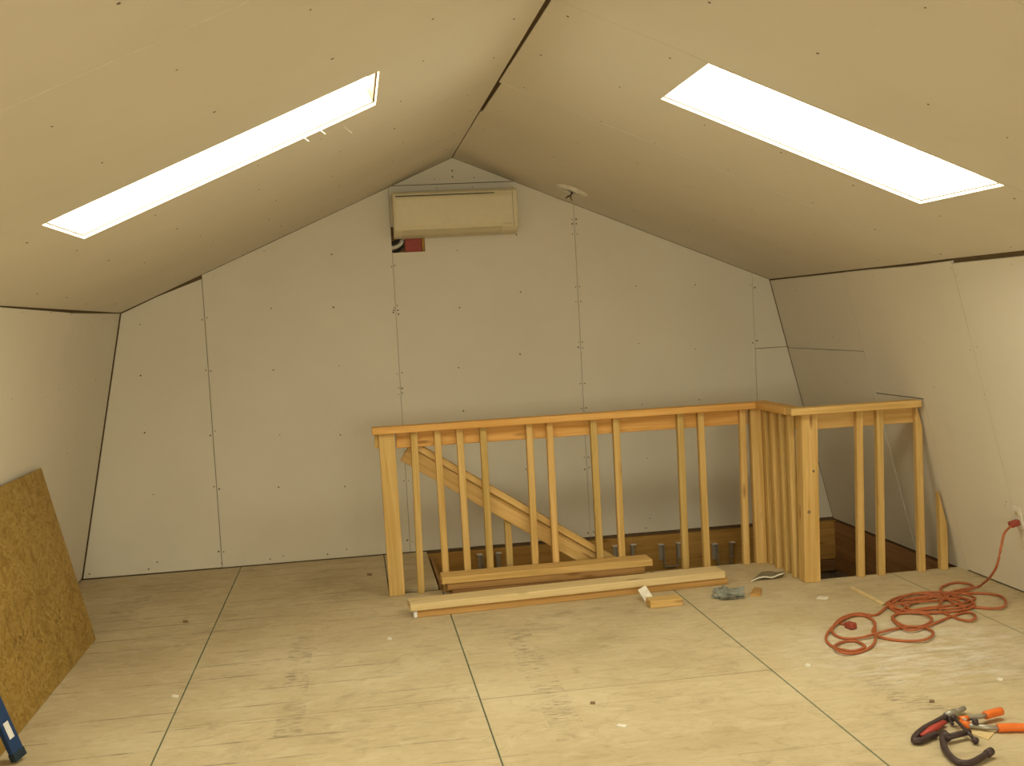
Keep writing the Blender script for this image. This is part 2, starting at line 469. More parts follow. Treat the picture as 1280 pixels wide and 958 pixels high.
# ---- gable wall
gpoly = [(XL - 0.1, -0.30), (XR + 0.1, -0.30), (XR + 0.1, 0), (XRB + 0.1, ZB), (XRG, ZRG + 0.1), (XLB - 0.1, ZB), (XL - 0.1, 0)]
HOLE = (0.287, 0.513, 1.982, 2.15)
wall_back = tag(sheet('wall_back', F_GABLE, gpoly, 'framing_shadow', None, [HOLE], th=0.09, off=-TH - 0.0005),
                'gable end wall of unfinished drywall panels under the ridge', None, None, 'structure')
def gable_panels(F, parent, su, top_gap):
    room = [(XL, 0.006), (XR, 0.006), (XRB, ZB), (XRG, ZRG), (XLB, ZB)]
    e = 0.002
    c = [(XL + XR) / 2, 1.2]
    room = [(p[0] + (e if p[0] < 0.7 else -e if p[0] > 0.75 else 0), p[1] - (e if p[1] > 1 else 0)) for p in room]
    sx = [-99, -0.922, 0.2972, 1.5164, 2.7356, 99]
    for i in range(5):
        p = clip(clip(room, -1, 0, -(sx[i] + (0.002 if i == 1 else 0.0012))), 1, 0, sx[i + 1] - 0.0012)
        parts = [p]
        if i == 4: parts = [clip(p, 0, 1, 1.212), clip(p, 0, -1, -1.216)]
        if i in (1, 2, 3):
            parts = [clip(p, 0, 1, 2.414)] + ([clip(p, 0, -1, -2.419)] if i == 2 else [])
        if i == 0 and top_gap:      # the strip is cut short under the slope: an open wedge
            zr = lambda x: ZB + (x - XLB) * (ZRG - ZB) / (XRG - XLB)
            x1 = sx[1] - 0.002
            q = clip(p, 0, 1, 1.60); r = clip(p, 0, -1, -1.60)
            low = [v for v in p if v[1] < 1.0]
            parts = [[low[0], low[1], (x1, zr(x1) - 0.026), (-1.20, zr(-1.20) - 0.007), (XLB + 0.005, ZB - 0.007)]]
            parts[0] = [(x1, 0.007), (x1, zr(x1) - 0.026), (-1.20, zr(-1.20) - 0.007), (XLB + 0.006, ZB - 0.006), (XL + 0.010, 0.008)]
        for q in parts:
            if len(q) > 2:
                hs = [HOLE] if (i == 2 and top_gap) else [] if top_gap else [ADDED_WIN]
                sheet('drywall_panel', F, q, 'drywall_paper', parent, hs, su=su, off=random.uniform(-0.0012, 0.0008))
gable_panels(F_GABLE, wall_back, 1, True)

wall_front = tag(sheet('wall_front', F_FRONT, [(-a, b) for a, b in reversed(gpoly)], 'framing_shadow', None, [(-ADDED_WIN[1], -ADDED_WIN[0], ADDED_WIN[2], ADDED_WIN[3])], th=0.09, off=-TH - 0.0005),
                 'second gable end wall of drywall panels facing the stairwell', None, None, 'structure')
gable_panels(F_FRONT, wall_front, -1, False)

# ---- knee walls
def knee(name, F, su, label):
    L = KLEN
    w = sheet(name, F, [(YB - 0.1, -0.1), (D + 0.1, -0.1), (D + 0.1, L + 0.08), (YB - 0.1, L + 0.08)], 'framing_shadow', None, th=0.09, off=-TH - 0.0005, su=su)
    return tag(w, label, None, None, 'structure')
wall_left = knee('wall_left', F_KL, 1, 'leaning left side wall of drywall panels behind the strand board sheet')
wall_right = knee('wall_right', F_KR, -1, 'leaning right side wall of drywall panels with the outlet')
def rect(y0, y1, v0, v1, g=0.002): return [(y0 + g, v0 + g), (y1 - g, v0 + g), (y1 - g, v1 - g), (y0 + g, v1 - g)]
B = 0.010
L_ = KLEN - 0.0015
for y0, y1, drop0, drop1 in ((6.135, D, 0.016, 0.004), (4.92, 6.135, 0.004, 0.014), (3.70, 4.92, 0.006, 0.006), (2.48, 3.70, 0.005, 0.005), (1.26, 2.48, 0.005, 0.005),
                             (0.04, 1.26, 0.005, 0.005), (-1.18, 0.04, 0.005, 0.005), (YB, -1.18, 0.005, 0.005)):
    e1 = 0.006 if y1 == D else 0.002
    sheet('drywall_panel', F_KL, [(y0 + .002, B), (y1 - e1, B), (y1 - e1, L_ - drop1), (y0 + .002, L_ - drop0)], 'drywall_paper', wall_left, off=random.uniform(-.001, .0006))
vz = KLEN / ZB
for y0, y1 in ((3.83, 5.05), (2.61, 3.83), (1.39, 2.61), (0.17, 1.39), (-1.05, 0.17), (YB, -1.05)):
    d = 0.015 if y1 == 5.05 else 0.002
    sheet('drywall_panel', F_KR, [(y0 + .002, B), (y1 - .002, B), (y1 - .002, L_ - d), (y0 + .002, L_ - d)], 'drywall_paper', wall_right, su=-1, off=random.uniform(-.001, .0006))
sheet('drywall_panel', F_KR, [(5.052, B), (5.668, B), (5.668, 0.966 * vz), (6.238, 0.966 * vz), (6.238, L_), (5.9, L_ - 0.001), (5.45, L_ - 0.006), (5.052, L_ - 0.002)], 'drywall_paper', wall_right, su=-1)
sheet('drywall_panel', F_KR, rect(5.672, 6.24, -0.004, 0.961 * vz, 0.003), 'drywall_paper', wall_right, su=-1, off=-0.003)
sheet('drywall_panel', F_KR, rect(6.24, D - 0.004, -0.004, 1.212 * vz), 'drywall_paper', wall_right, su=-1)
sheet('drywall_panel', F_KR, rect(6.24, D - 0.004, 1.212 * vz, L_), 'drywall_paper', wall_right, su=-1, off=-.001)

# ---- ceiling slopes (one framing shell, the panels, the ridge gap)
bm = bmesh.new()
tmp = []
for F, SL, SK, su in ((F_CL, SLEN_L, SKY_L, -1), (F_CR, SLEN_R, SKY_R, 1)):
    tmp.append(sheet('tmp', F, [(YB - 0.1, -0.05), (D + 0.1, -0.05), (D + 0.1, SL + 0.1), (YB - 0.1, SL + 0.1)], 'framing_shadow', None, [SK], th=0.05, off=-TH - 0.0005, su=su, world_coords=True))
for o in tmp:
    bm.from_mesh(o.data); bpy.data.objects.remove(o)
ceiling = tag(link('ceiling', bm, 'framing_shadow'), 'two ceiling slopes of drywall panels meeting at a gappy ridge', None, None, 'structure')
for F, SL, SK, su, seams in ((F_CL, SLEN_L, SKY_L, -1, [YB, -1.2, 0.02, 1.24, 2.455, 3.72, 4.95, 6.17, D]), (F_CR, SLEN_R, SKY_R, 1, [YB, -1.1, 0.1, 1.3, 2.53, 3.77, 5.10, 6.24, D])):
    for k in range(len(seams) - 1):
        y0, y1 = seams[k] + 0.0012, seams[k + 1] - 0.0012
        if y1 > D - 0.01: y1 = D - 0.002
        a0 = a1 = 0.003
        if su == 1:
            if k == 5: a0, a1 = 0.016, 0.007
            elif k == 6: a0, a1 = 0.022, 0.004
            elif k < 5: a0 = a1 = 0.017
        ym = (y0 + y1) / 2
        top = [(y1, a1), (y0, a0)]
        if su == 1 and k == 6: top = [(y1, 0.003), (5.82, 0.003), (5.80, 0.012), (y0, 0.020)]
        sheet('drywall_panel', F, [(y0, SL - 0.001), (y1, SL - 0.001)] + top, 'drywall_paper', ceiling, [SK], su=su, off=random.uniform(-.0008, .0004))

# ---- screw heads, too many and too small to pick apart: one part per surface
def screws(parent, F, pts, su=1, r=0.0042):
    bm = bmesh.new()
    for (a, b) in pts:
        rr = r * random.uniform(0.6, 1.15)
        vs_ = [bm.verts.new((su * a + rr * math.cos(q), b + rr * math.sin(q), 0.0011)) for q in [math.pi * k / 3 for k in range(6)]]
        ws_ = [bm.verts.new((v.co.x, v.co.y, -0.004)) for v in vs_]
        bm.faces.new(vs_)
        for k in range(6): bm.faces.new((vs_[k], vs_[(k + 1) % 6], ws_[(k + 1) % 6], ws_[k]))
    o = link('screw_heads', bm, 'screw_dark', parent, F)
    o['kind'] = 'stuff'
def in_gable(x, z):
    if z > ZB: return XLB + (z - ZB) / (ZRG - ZB) * (XRG - XLB) + .05 < x < XRB - (z - ZB) / (ZRG - ZB) * (XRB - XRG) - .05 and z < ZRG - .1
    return XL + (XLB - XL) * z / ZB + .04 < x < XR + (XRB - XR) * z / ZB - .04
def inhole(x, z): return 0.27 < x < 0.53 and 1.96 < z < 2.17
jit = lambda s: random.uniform(-s, s)
pts = []
for k in range(-1, 11):
    x = -0.922 + 0.4064 * k
    seam = (k % 3 == 0)
    for m in range(7):
        z = 0.10 + 0.385 * m + jit(0.05)
        for dx in ((-0.016, 0.016) if seam else (jit(0.02),)):
            if in_gable(x + dx, z) and not inhole(x + dx, z): pts.append((x + dx, z + jit(0.02)))
for k in range(14):
    x = XL + 0.1 + 0.36 * k
    if in_gable(x, 0.04): pts.append((x + jit(.1), 0.035))
for q in ((0.60, 2.45), (0.72, 2.46), (0.86, 2.45), (0.61, 2.39), (0.85, 2.39), (0.72, 2.5)): pts.append(q)
pts += [(0.2972 + 0.012 * s + jit(.003), z + jit(.01)) for z in (1.60, 1.63, 1.90, 1.06, 1.09) for s in (-1, 1)]
pts += [(1.5164 + 0.014 * s, z) for z in (2.12, 2.15, 1.7, 1.33, 1.05, 0.55) for s in (-1, 1)]
screws(wall_back, F_GABLE, pts, r=0.0058)
screws(wall_left, F_KL, [(y + jit(.03), v + jit(.03)) for y in (7.3, 6.95, 6.55, 6.15, 5.75, 5.3, 4.9) for v in (1.68, 1.3, 0.9, 0.5)], r=.003)
screws(wall_right, F_KR, [(y + jit(.03), v + jit(.03)) for y in (7.0, 6.6, 5.9, 5.5, 5.08, 5.03, 4.6) for v in (1.66, 1.3, 1.05)] + [(5.1, 0.49), (5.12, 0.47)], su=-1, r=.0028)
def insky(y, v, S): return S[0] - .04 < y < S[1] + .04 and S[2] - .04 < v < S[3] + .04
for F, SK, su, SL in ((F_CL, SKY_L, -1, SLEN_L), (F_CR, SKY_R, 1, SLEN_R)):
    pts = []
    for k in range(10):
        y = 2.15 + 0.58 * k
        for m in range(7):
            q = (y + jit(.04), 0.12 + 0.35 * m + jit(.05))
            if q[0] < D - .05 and q[1] < SL - .04 and not insky(*q, SK): pts.append(q)
    screws(ceiling, F, pts, su, r=.0045)

# ---- skylights and an unseen window added for frontal light
labels = ['bright skylight in the ceiling slope above the strand board sheet', 'bright skylight in the ceiling slope above the orange cord',
          'wide unseen window added in the far gable wall for frontal light']
for n, (F, SK, su) in enumerate(((F_CL, SKY_L, -1), (F_CR, SKY_R, 1), (F_FRONT, ADDED_WIN, -1)), 1):
    y0, y1, a, b = SK
    w = bpy.data.objects.new('window_%d' % n, None); COL.objects.link(w)
    w.matrix_world = F @ Matrix.Translation((su * (y0 + y1) / 2, (a + b) / 2, 0))
    w.empty_display_size = .1
    tag(w, labels[n - 1], None, None, 'structure')
    hy, hv = (y1 - y0) / 2, (b - a) / 2
    bm = bmesh.new(); bx(bm, (-hy, -hv, -0.045), (hy, hv, -0.041))
    link('pane', bm, 'skylight_glass', w, w.matrix_basis)
    for nm, lo, hi in (('frame_rail', (-hy - .03, -hv - .03, -.068), (hy + .03, -hv + .006, -0.016)), ('frame_rail', (-hy - .03, hv - .004, -.068), (hy + .03, hv + .03, -0.016)),
                       ('frame_stile', (-hy - .03, -hv, -.068), (-hy + .004, hv, -0.016)), ('frame_stile', (hy - .004, -hv, -.068), (hy + .03, hv, -0.016))):
        bm = bmesh.new(); bx(bm, lo, hi)
        link(nm, bm, 'brown_and_shade' if lo[1] < -hv - .01 and nm == 'frame_rail' else 'frame_white', w, w.matrix_basis)  # upper skylight rail coloured brown to stand for its shaded edge

# ---- stairwell: rim boards, plates, lower walls and floor
def trim(n, lo, hi, mat, label):
    c = (Vector(lo) + Vector(hi)) / 2; L = [hi[i] - lo[i] for i in range(3)]; ax = 0 if L[0] > L[1] else 1
    p0 = Vector(c); p1 = Vector(c); p0[ax] = lo[ax]; p1[ax] = hi[ax]
    o = board('trim_%d' % n, p0, p1, L[2], L[1 - ax], (0, 1, 0) if ax == 0 else (1, 0, 0), mat, bev=.002)
    return tag(o, label, None, None, 'structure')
XE = XR + 0.02
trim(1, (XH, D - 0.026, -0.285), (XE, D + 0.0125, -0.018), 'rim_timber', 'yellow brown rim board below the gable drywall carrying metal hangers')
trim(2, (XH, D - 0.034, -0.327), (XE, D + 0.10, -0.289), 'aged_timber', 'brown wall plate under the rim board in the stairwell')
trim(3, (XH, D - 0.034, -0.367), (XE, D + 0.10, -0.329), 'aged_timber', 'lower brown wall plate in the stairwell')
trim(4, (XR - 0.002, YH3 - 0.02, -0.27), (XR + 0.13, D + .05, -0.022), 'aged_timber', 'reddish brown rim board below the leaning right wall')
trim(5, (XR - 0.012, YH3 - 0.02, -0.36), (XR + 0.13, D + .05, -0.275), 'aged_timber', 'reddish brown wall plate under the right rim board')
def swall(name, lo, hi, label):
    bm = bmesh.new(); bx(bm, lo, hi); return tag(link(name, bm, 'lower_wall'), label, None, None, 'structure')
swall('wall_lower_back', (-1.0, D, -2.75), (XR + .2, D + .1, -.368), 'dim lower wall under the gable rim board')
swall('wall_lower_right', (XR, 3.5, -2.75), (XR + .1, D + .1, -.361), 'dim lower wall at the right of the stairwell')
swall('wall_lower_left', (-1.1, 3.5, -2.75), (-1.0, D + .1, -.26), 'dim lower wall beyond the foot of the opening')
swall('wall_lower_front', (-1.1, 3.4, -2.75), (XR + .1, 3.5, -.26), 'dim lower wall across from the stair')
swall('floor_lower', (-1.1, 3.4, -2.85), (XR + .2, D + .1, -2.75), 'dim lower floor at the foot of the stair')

# ================================================================ THINGS
# ---- staircase
stair = empty('staircase', (XH + .01, 6.92, -0.2), 'rough wooden stair going down behind the railing along the gable wall', 'staircase')
RISE, RUN = 0.185, 0.275
for k in range(1, 12):
    x0 = XH + 0.012 + RUN * (k - 1)
    if x0 + RUN > XR - 0.02: break
    z = -RISE * k
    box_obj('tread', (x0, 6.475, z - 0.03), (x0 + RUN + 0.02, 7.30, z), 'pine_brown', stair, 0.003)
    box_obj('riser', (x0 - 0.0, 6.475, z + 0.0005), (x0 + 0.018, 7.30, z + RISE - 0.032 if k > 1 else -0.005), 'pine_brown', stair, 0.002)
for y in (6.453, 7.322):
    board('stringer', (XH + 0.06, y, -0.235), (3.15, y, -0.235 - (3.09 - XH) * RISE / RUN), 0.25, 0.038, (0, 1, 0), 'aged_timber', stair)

# ---- guard railing round the stairwell
rail = empty('guard_railing', (1.7, 6.0, 0), 'unfinished pine guard railing with square balusters around the stairwell', 'railing')
upright('newel_post', 0.119, 0.207, 6.243, 6.331, 0, 0.913, 'pine', rail, (0.006 - 0.012, 0))
for x, ln in ((0.298, .012), (0.443, -.003), (0.568, -.003), (0.696, .002), (0.955, .006), (1.075, .003), (1.333, -.001), (1.4615, .003), (1.838, .006), (1.966, 0), (2.205, .014)):
    upright('baluster', x - .019, x + .019, 6.25, 6.288, 0, 0.913, 'pine', rail, (ln, 0))
upright('corner_post', 2.262, 2.328, 6.244, 6.292, 0, 0.913, 'pine', rail)
upright('corner_post', 2.331, 2.369, 6.205, 6.292, 0, 0.913, 'pine', rail)
board('cap_rail', (0.078, 6.252, 0.934), (2.372, 6.252, 0.934), 0.089, 0.038, (0, 0, 1), 'pine_orange', rail)
board('sub_rail', (0.2085, 6.309, 0.868), (2.26, 6.309, 0.868), 0.089, 0.038, (0, 1, 0), 'pine_orange', rail)
upright('rail_block', 0.090, 0.117, 6.262, 6.30, 0.835, 0.913, 'pine', rail)
for y in (6.115, 5.985, 5.868):
    upright('baluster', 2.331, 2.369, y - .019, y + .019, 0, 0.913, 'pine', rail)
board('cap_rail', (2.325, 6.206, 0.934), (2.325, 5.767, 0.934), 0.089, 0.038, (0, 0, 1), 'pine_orange', rail)
board('sub_rail', (2.389, 6.29, 0.868), (2.389, 5.83, 0.868), 0.089, 0.038, (1, 0, 0), 'pine', rail)
upright('newel_post', 2.340, 2.429, 5.722, 5.811, 0, 0.913, 'pine', rail, (.018, 0))
board('cap_rail', (2.283, 5.720, 0.934), (3.022, 5.720, 0.934), 0.089, 0.038, (0, 0, 1), 'pine', rail)
board('sub_rail', (2.45, 5.793, 0.868), (3.055, 5.793, 0.868), 0.089, 0.038, (0, 1, 0), 'pine', rail,
      cut=((XR - 0.012, 5.79, 0), (ZB, 0, XR - XRB)))
for x, ln in ((2.672, .022), (2.790, .02)):
    upright('baluster', x - .019, x + .019, 5.736, 5.773, 0, 0.913, 'pine', rail, (ln, 0))
upright('baluster', 3.006, 3.044, 5.736, 5.773, 0, 0.913, 'pine', rail, (.01, 0), cut=((XR - 0.012, 5.75, 0), (ZB, 0, XR - XRB)))
for kx, kz, kr in ((2.378, 0.385, 0.011), (2.412, 0.605, 0.008)):      # two knots on the front newel post
    bm = bmesh.new()
    bmesh.ops.create_cone(bm, cap_ends=True, segments=10, radius1=kr, radius2=kr * .8, depth=0.003, matrix=Matrix.Translation((kx, 5.7215, kz)) @ Matrix.Rotation(math.pi / 2, 4, 'X'))
    link('knot', bm, 'brown_and_shade', rail, Matrix.Identity(4))
# sloping handrail of the stair, fixed behind the railing
sl = Vector((1.003, 0, -0.674)).normalized(); nn = Vector((0.674, 0, 1.003)).normalized()
a = Vector((0.275, 6.365, 0.877)) - nn * 0.019; b = a + sl * 3.2
board('handrail_cap', a, b, 0.089, 0.036, nn, 'pine', rail)
a2 = a - nn * (0.022 + 0.046) + sl * .035; board('handrail_board', a2, b - nn * .068, 0.092, 0.038, (0, 1, 0), 'pine', rail)
upright('baluster', 0.806, 0.844, 6.372, 6.41, -0.42, 0.40, 'pine', rail, cut=((a2 - nn * 0.05), nn))

stud = upright('cut_stud', 3.132, 3.176, 5.733, 5.771, 0, 0.60, 'pine', None, cut=((XR - 0.016, 5.75, 0), (ZB, 0, XR - XRB)))
tag(stud, 'short pine stud with a slanted top against the leaning right wall beside the railing', 'stud')

# ---- lumber lying on the floor
def lay(p0, p1, w, z, mat, label, group):
    o = board('lumber_board', (p0[0], p0[1], z + .019), (p1[0], p1[1], z + .019), w, 0.038, (0, 0, 1), mat)
    return tag(o, label, 'lumber', group)
G1, G2 = 'boards stacked against the balusters', 'boards stacked in front of the railing'
lay((0.46, 6.165), (1.545, 6.165), 0.13, 0.0, 'aged_timber', 'brown board, coloured dark for shade, at the bottom of the stack against the balusters', G1)  # darker timber colour stands in for the shade below the upper boards
lay((0.435, 6.172), (1.555, 6.170), 0.135, 0.0385, 'pine_brown', 'brown board in the middle of the stack against the balusters', G1)
lay((0.407, 6.166), (1.60, 6.174), 0.140, 0.077, 'pine', 'golden pine board with a knot on top of the stack against the balusters', G1)
lb_ = lay((0.225, 5.800), (1.945, 5.912), 0.13, 0.0, 'pine_tan', 'orange brown board under the pale long board on the floor', G2)
lay((0.207, 5.792), (1.928, 5.905), 0.14, 0.0385, 'pine_pale', 'long pale board on top of another in front of the railing', G2)
bm = bmesh.new(); bx(bm, (-0.0012, -0.060, -0.016), (0.0, 0.060, 0.016)); bx(bm, (-0.001, -0.0662, -0.016), (0.016, -0.065, 0.016))
link('painted_end', bm, 'white_and_highlight', lb_, lb_.matrix_basis @ Matrix.Translation((-0.862, 0, 0)))
# ---- sheet of strand board leaning on the left wall
osb_h, HW = 0.915, 1.10
lean = Vector((-0.198, 0, 0.893)).normalized(); xax = Vector((0, 1, 0)); zn = xax.cross(lean)
bm = bmesh.new(); bx(bm, (-HW, -osb_h / 2, -0.006), (HW, osb_h / 2, 0.006)); bevel(bm, 0.001)
m = Matrix((xax, lean, zn)).transposed().to_4x4()
m.translation = Vector((-1.388, 5.888 - HW, 0)) + lean * (osb_h / 2)
osb = link('strand_board_sheet', bm, 'strand_board', None, m)
low = min((m @ v.co).z for v in osb.data.vertices)
osb.location.z -= low
tag(osb, 'golden strand board sheet leaning on the left wall', 'board')

# ---- blue spirit level leaning on the sheet
bm = bmesh.new()
LV = 1.00
bx(bm, (-0.0125, -0.027, 0.03), (0.0125, 0.027, LV - 0.03)); bevel(bm, 0.004, 2)
zl = Vector((-0.268, -0.10, 0.945)).normalized()
yl = Vector((0.55, 1.0, 0)); yl = (yl - zl * yl.dot(zl)).normalized(); xl = yl.cross(zl)
m = Matrix((xl, yl, zl)).transposed().to_4x4(); m.translation = Vector((-1.297, 4.245, 0.012))
level = empty('spirit_level', (0, 0, 0), 'blue spirit level with a white sticker leaning on the strand board sheet', 'level')
level.matrix_world = m; level.matrix_basis = m
link('body', bm, 'level_blue', level, m)
for z0, z1 in ((0.0, 0.032), (LV - .032, LV)):
    bm = bmesh.new(); bx(bm, (-0.0145, -0.029, z0), (0.0145, 0.029, z1)); bevel(bm, 0.004, 2)
    link('end_cap', bm, 'level_cap', level, m)
bm = bmesh.new(); bx(bm, (0.0124, -0.014, 0.085), (0.0132, 0.010, 0.15)); link('sticker', bm, 'white_and_highlight', level, m)
bm = bmesh.new(); bx(bm, (-0.0132, -0.014, 0.085), (-0.0124, 0.010, 0.15)); link('sticker', bm, 'white_and_highlight', level, m)

# ---- wall mounted air conditioner
ac = empty('air_conditioner', (0.712, 7.38, 2.07), 'cream wall mounted air conditioner high on the gable wall under the ridge', 'air conditioner')
AX0, AX1 = 0.311, 1.112
prof = [(7.388, 2.356), (7.255, 2.356), (7.222, 2.350), (7.206, 2.335), (7.203, 2.30), (7.203, 2.135), (7.212, 2.105), (7.236, 2.085), (7.275, 2.072), (7.388, 2.068)]
def extr(name, prof, x0, x1, mat, parent, bev=0.0):
    bm = bmesh.new()
    A = [bm.verts.new((x0, y, z)) for y, z in prof]; Bv = [bm.verts.new((x1, y, z)) for y, z in prof]
    bm.faces.new(A); bm.faces.new(list(reversed(Bv)))
    for i in range(len(prof)): bm.faces.new((A[i], A[(i + 1) % len(prof)], Bv[(i + 1) % len(prof)], Bv[i]))
    bmesh.ops.recalc_face_normals(bm, faces=bm.faces[:])
    if bev:
        ends = [e for e in bm.edges if abs(e.verts[0].co.x - e.verts[1].co.x) < 1e-6]
        bmesh.ops.bevel(bm, geom=ends, offset=bev, segments=2, affect='EDGES', profile=0.5, clamp_overlap=True)
    c = Vector(((x0 + x1) / 2, sum(p[0] for p in prof) / len(prof), sum(p[1] for p in prof) / len(prof)))
    bm.transform(Matrix.Translation(-c))
    return link(name, bm, mat, parent, Matrix.Translation(c))
extr('housing', prof, AX0, AX1, 'white_plastic', ac, 0.008)
extr('front_panel', [(7.2035, 2.321), (7.199, 2.316), (7.1975, 2.30), (7.1975, 2.15), (7.2005, 2.134), (7.2035, 2.134)], AX0 + .012, AX1 - .034, 'white_plastic', ac, 0.0015)
extr('panel_slot', [(7.2045, 2.3275), (7.2005, 2.3275), (7.2005, 2.3222), (7.2045, 2.3222)], AX0 + .02, AX1 - .15, 'slot_dark', ac)
extr('air_flap', [(7.2095, 2.108), (7.2335, 2.0825), (7.274, 2.0705), (7.272, 2.066), (7.230, 2.078), (7.2045, 2.105)], AX0 + .05, AX1 - .11, 'cream_plastic', ac)
extr('end_seam', [(7.2045, 2.330), (7.2015, 2.330), (7.2015, 2.108), (7.2045, 2.108)], AX1 - .033, AX1 - .0315, 'slot_dark', ac)
extr('intake_grille', [(7.375, 2.358), (7.27, 2.358), (7.27, 2.3555), (7.375, 2.3555)], AX0 + .04, AX1 - .04, 'slot_dark', ac)
box_obj('display_window', (AX1 - .10, 7.2005, 2.12), (AX1 - .045, 7.2045, 2.131), 'cream_plastic', ac)

# ---- pipe chase cut in the wall under it
pc = empty('pipe_chase', (0.4, D + 0.10, 1.99), 'rectangular cut in the drywall under the air conditioner showing a red sheet and pipes', 'wall opening')
box_obj('back_board', (0.25, D + 0.104, 1.95), (0.55, D + 0.12, 2.2), 'aged_timber', pc)
box_obj('red_sheet', (0.385, D + 0.02, 1.984), (0.492, D + 0.035, 2.14), 'red_sheet', pc)
box_obj('stud', (0.495, D + 0.014, 1.984), (0.512, D + 0.10, 2.148), 'rim_timber', pc)
for dy, dz, mt, r in ((0.03, 0.0, 'pipe_foam', .014), (0.045, 0.032, 'black_foam', .012), (0.05, -0.03, 'black_foam', .010)):
    bm = bmesh.new()
    tube(bm, catmull([(0.291, D + dy, 2.015 + dz), (0.325, D + dy, 2.022 + dz), (0.355, D + dy + .004, 2.04 + dz), (0.37, D + dy + .01, 2.07 + dz), (0.375, D + dy + .02, 2.12 + dz * .5)], 5), r, 8)
    link('pipe', bm, mt, pc, Matrix.Identity(4), True)

# ---- open ceiling box with a white cover ring on the right slope
fx = empty('ceiling_box', (0, 0, 0), 'white oval electrical cover with dark hanging wires on the ceiling slope near the gable', 'electrical box')
vv = (1.417 - XRG) / vR.x
fm = F_CR @ Matrix.Translation((6.935, vv, 0.0012)); fx.matrix_world = fm; fx.matrix_basis = fm
bm = bmesh.new(); N = 24
def ringm(bm, prof, N=24, sx=1, sy=1):
    rs = [[bm.verts.new((r * sx * math.cos(2 * math.pi * k / N), r * sy * math.sin(2 * math.pi * k / N), h)) for k in range(N)] for r, h in prof]
    for i in range(len(rs) - 1):
        for k in range(N): bm.faces.new((rs[i][k], rs[i][(k + 1) % N], rs[i + 1][(k + 1) % N], rs[i + 1][k]))
    return rs
rs = ringm(bm, [(0.105, 0.0), (0.104, 0.004), (0.085, 0.016), (0.06, 0.020), (0.054, 0.017), (0.052, 0.003)], 24); bm.faces.new(rs[0])
link('cover_ring', bm, 'gypsum_white', fx, fm, False)
bm = bmesh.new(); rs = ringm(bm, [(0.0515, 0.003), (0.0515, 0.0045)], 20); bm.faces.new(rs[0]); bm.faces.new(rs[1]); link('box_opening', bm, 'slot_dark', fx, fm)
for s, mt in ((-1, 'slot_dark'), (1, 'paper_grey')):
    bm = bmesh.new(); tube(bm, catmull([(0.01 * s, 0, 0.004), (0.016 * s, 0.006, 0.03), (0.002 * s, 0.012 * s, 0.05), (-0.012, 0.02 * s, 0.062)], 5), 0.0045, 6)
    link('wire', bm, mt, fx, fm, True)

# ---- bits of torn tape hanging at the left skylight
for (px, py, ln_, lb) in ((430, 158, 0.05, 'longest torn white strip hanging at the upper end of the skylight'), (380, 171, 0.024, 'short torn strip on the skylight edge, farthest from the ridge'), (401, 162, 0.022, 'short torn strip on the skylight edge, between two others')):
    y = 4.335 if px < 410 else 4.40
    d = fw + rt * ((px - 640) / F_PX) - up * ((py - 479) / F_PX)
    n_ = F_CL.to_3x3().col[2]; q = (F_CL.translation - CAM).dot(n_) / d.dot(n_); p = CAM + d * q
    bm = bmesh.new(); tube(bm, [p - n_ * .001, p + n_ * .006, p + n_ * .010 + Vector((ln_ * .5, .01, -ln_ * .3))], 0.0035, 5, squash=.4)
    o = origin_to(link('torn_strip', bm, 'frame_white'), p)
    tag(o, lb, 'scrap', 'torn strips at the skylight')

# ---- joist hangers on the gable rim
names = ['galvanised joist hanger on the rim board behind the sloping handrail', 'galvanised joist hanger on the rim board just past the foot of the sloping handrail',
         'galvanised joist hanger on the rim board above the pale board end', 'galvanised joist hanger on the rim board nearest the corner post of the railing']
for (x, z), lb in zip(((0.815, -0.042), (1.736, -0.062), (2.055, -0.078), (2.432, -0.105)), names):
    h = empty('joist_hanger', (x, D - 0.028, z), lb, 'joist hanger', 'joist hangers on the gable rim')
    yf = D - 0.0265
    for s in (-1, 1):
        x0 = x + s * 0.046
        lo, hi = sorted((x0, x0 + s * 0.028))
        box_obj('face_flange', (lo, yf - .0025, z - .11), (hi, yf, z), 'galvanised', h)
        lo, hi = sorted((x0 - .001, x0 + .001))
        box_obj('side_plate', (lo, yf - .05, z - .15), (hi, yf - .0025, z - .002), 'galvanised', h)
        box_obj('top_flange', (min(x0, x0 + s * .036), yf - .042, z), (max(x0, x0 + s * .036), yf, z + .003), 'white_and_highlight', h)  # steel flange coloured white as a painted highlight
    box_obj('seat', (x - .046, yf - .05, z - .152), (x + .046, yf - .0025, z - .15), 'galvanised', h)

# ---- outlet and orange cord
kn = F_KR.to_3x3().col[2]
def on_knee(y, z, off=0.0):
    return Vector((XR + (XRB - XR) * z / ZB, y, z)) + kn * off
ot = empty('wall_outlet', on_knee(5.035, 0.40), 'white wall outlet with a red plug on the leaning right wall', 'outlet')
om = F_KR.copy(); om.translation = on_knee(5.02, 0.415, 0.0012); ot.matrix_world = om; ot.matrix_basis = om
bm = bmesh.new(); bx(bm, (-0.036, -0.059, 0), (0.036, 0.059, 0.006)); bevel(bm, .003, 2); link('cover_plate', bm, 'frame_white', ot, om)
for s in (-1, 1):
    bm = bmesh.new(); bx(bm, (-0.016, s * .021 - .014, 0.0055), (0.016, s * .021 + .014, 0.0085)); bevel(bm, .002); sk = link('socket', bm, 'cream_plastic', ot, om)
    for q in (-.006, .006):
        bm = bmesh.new(); bx(bm, (q - .0012, s * .021 - .004, 0.0085), (q + .0012, s * .021 + .005, 0.009)); link('slot', bm, 'slot_dark', sk, om)

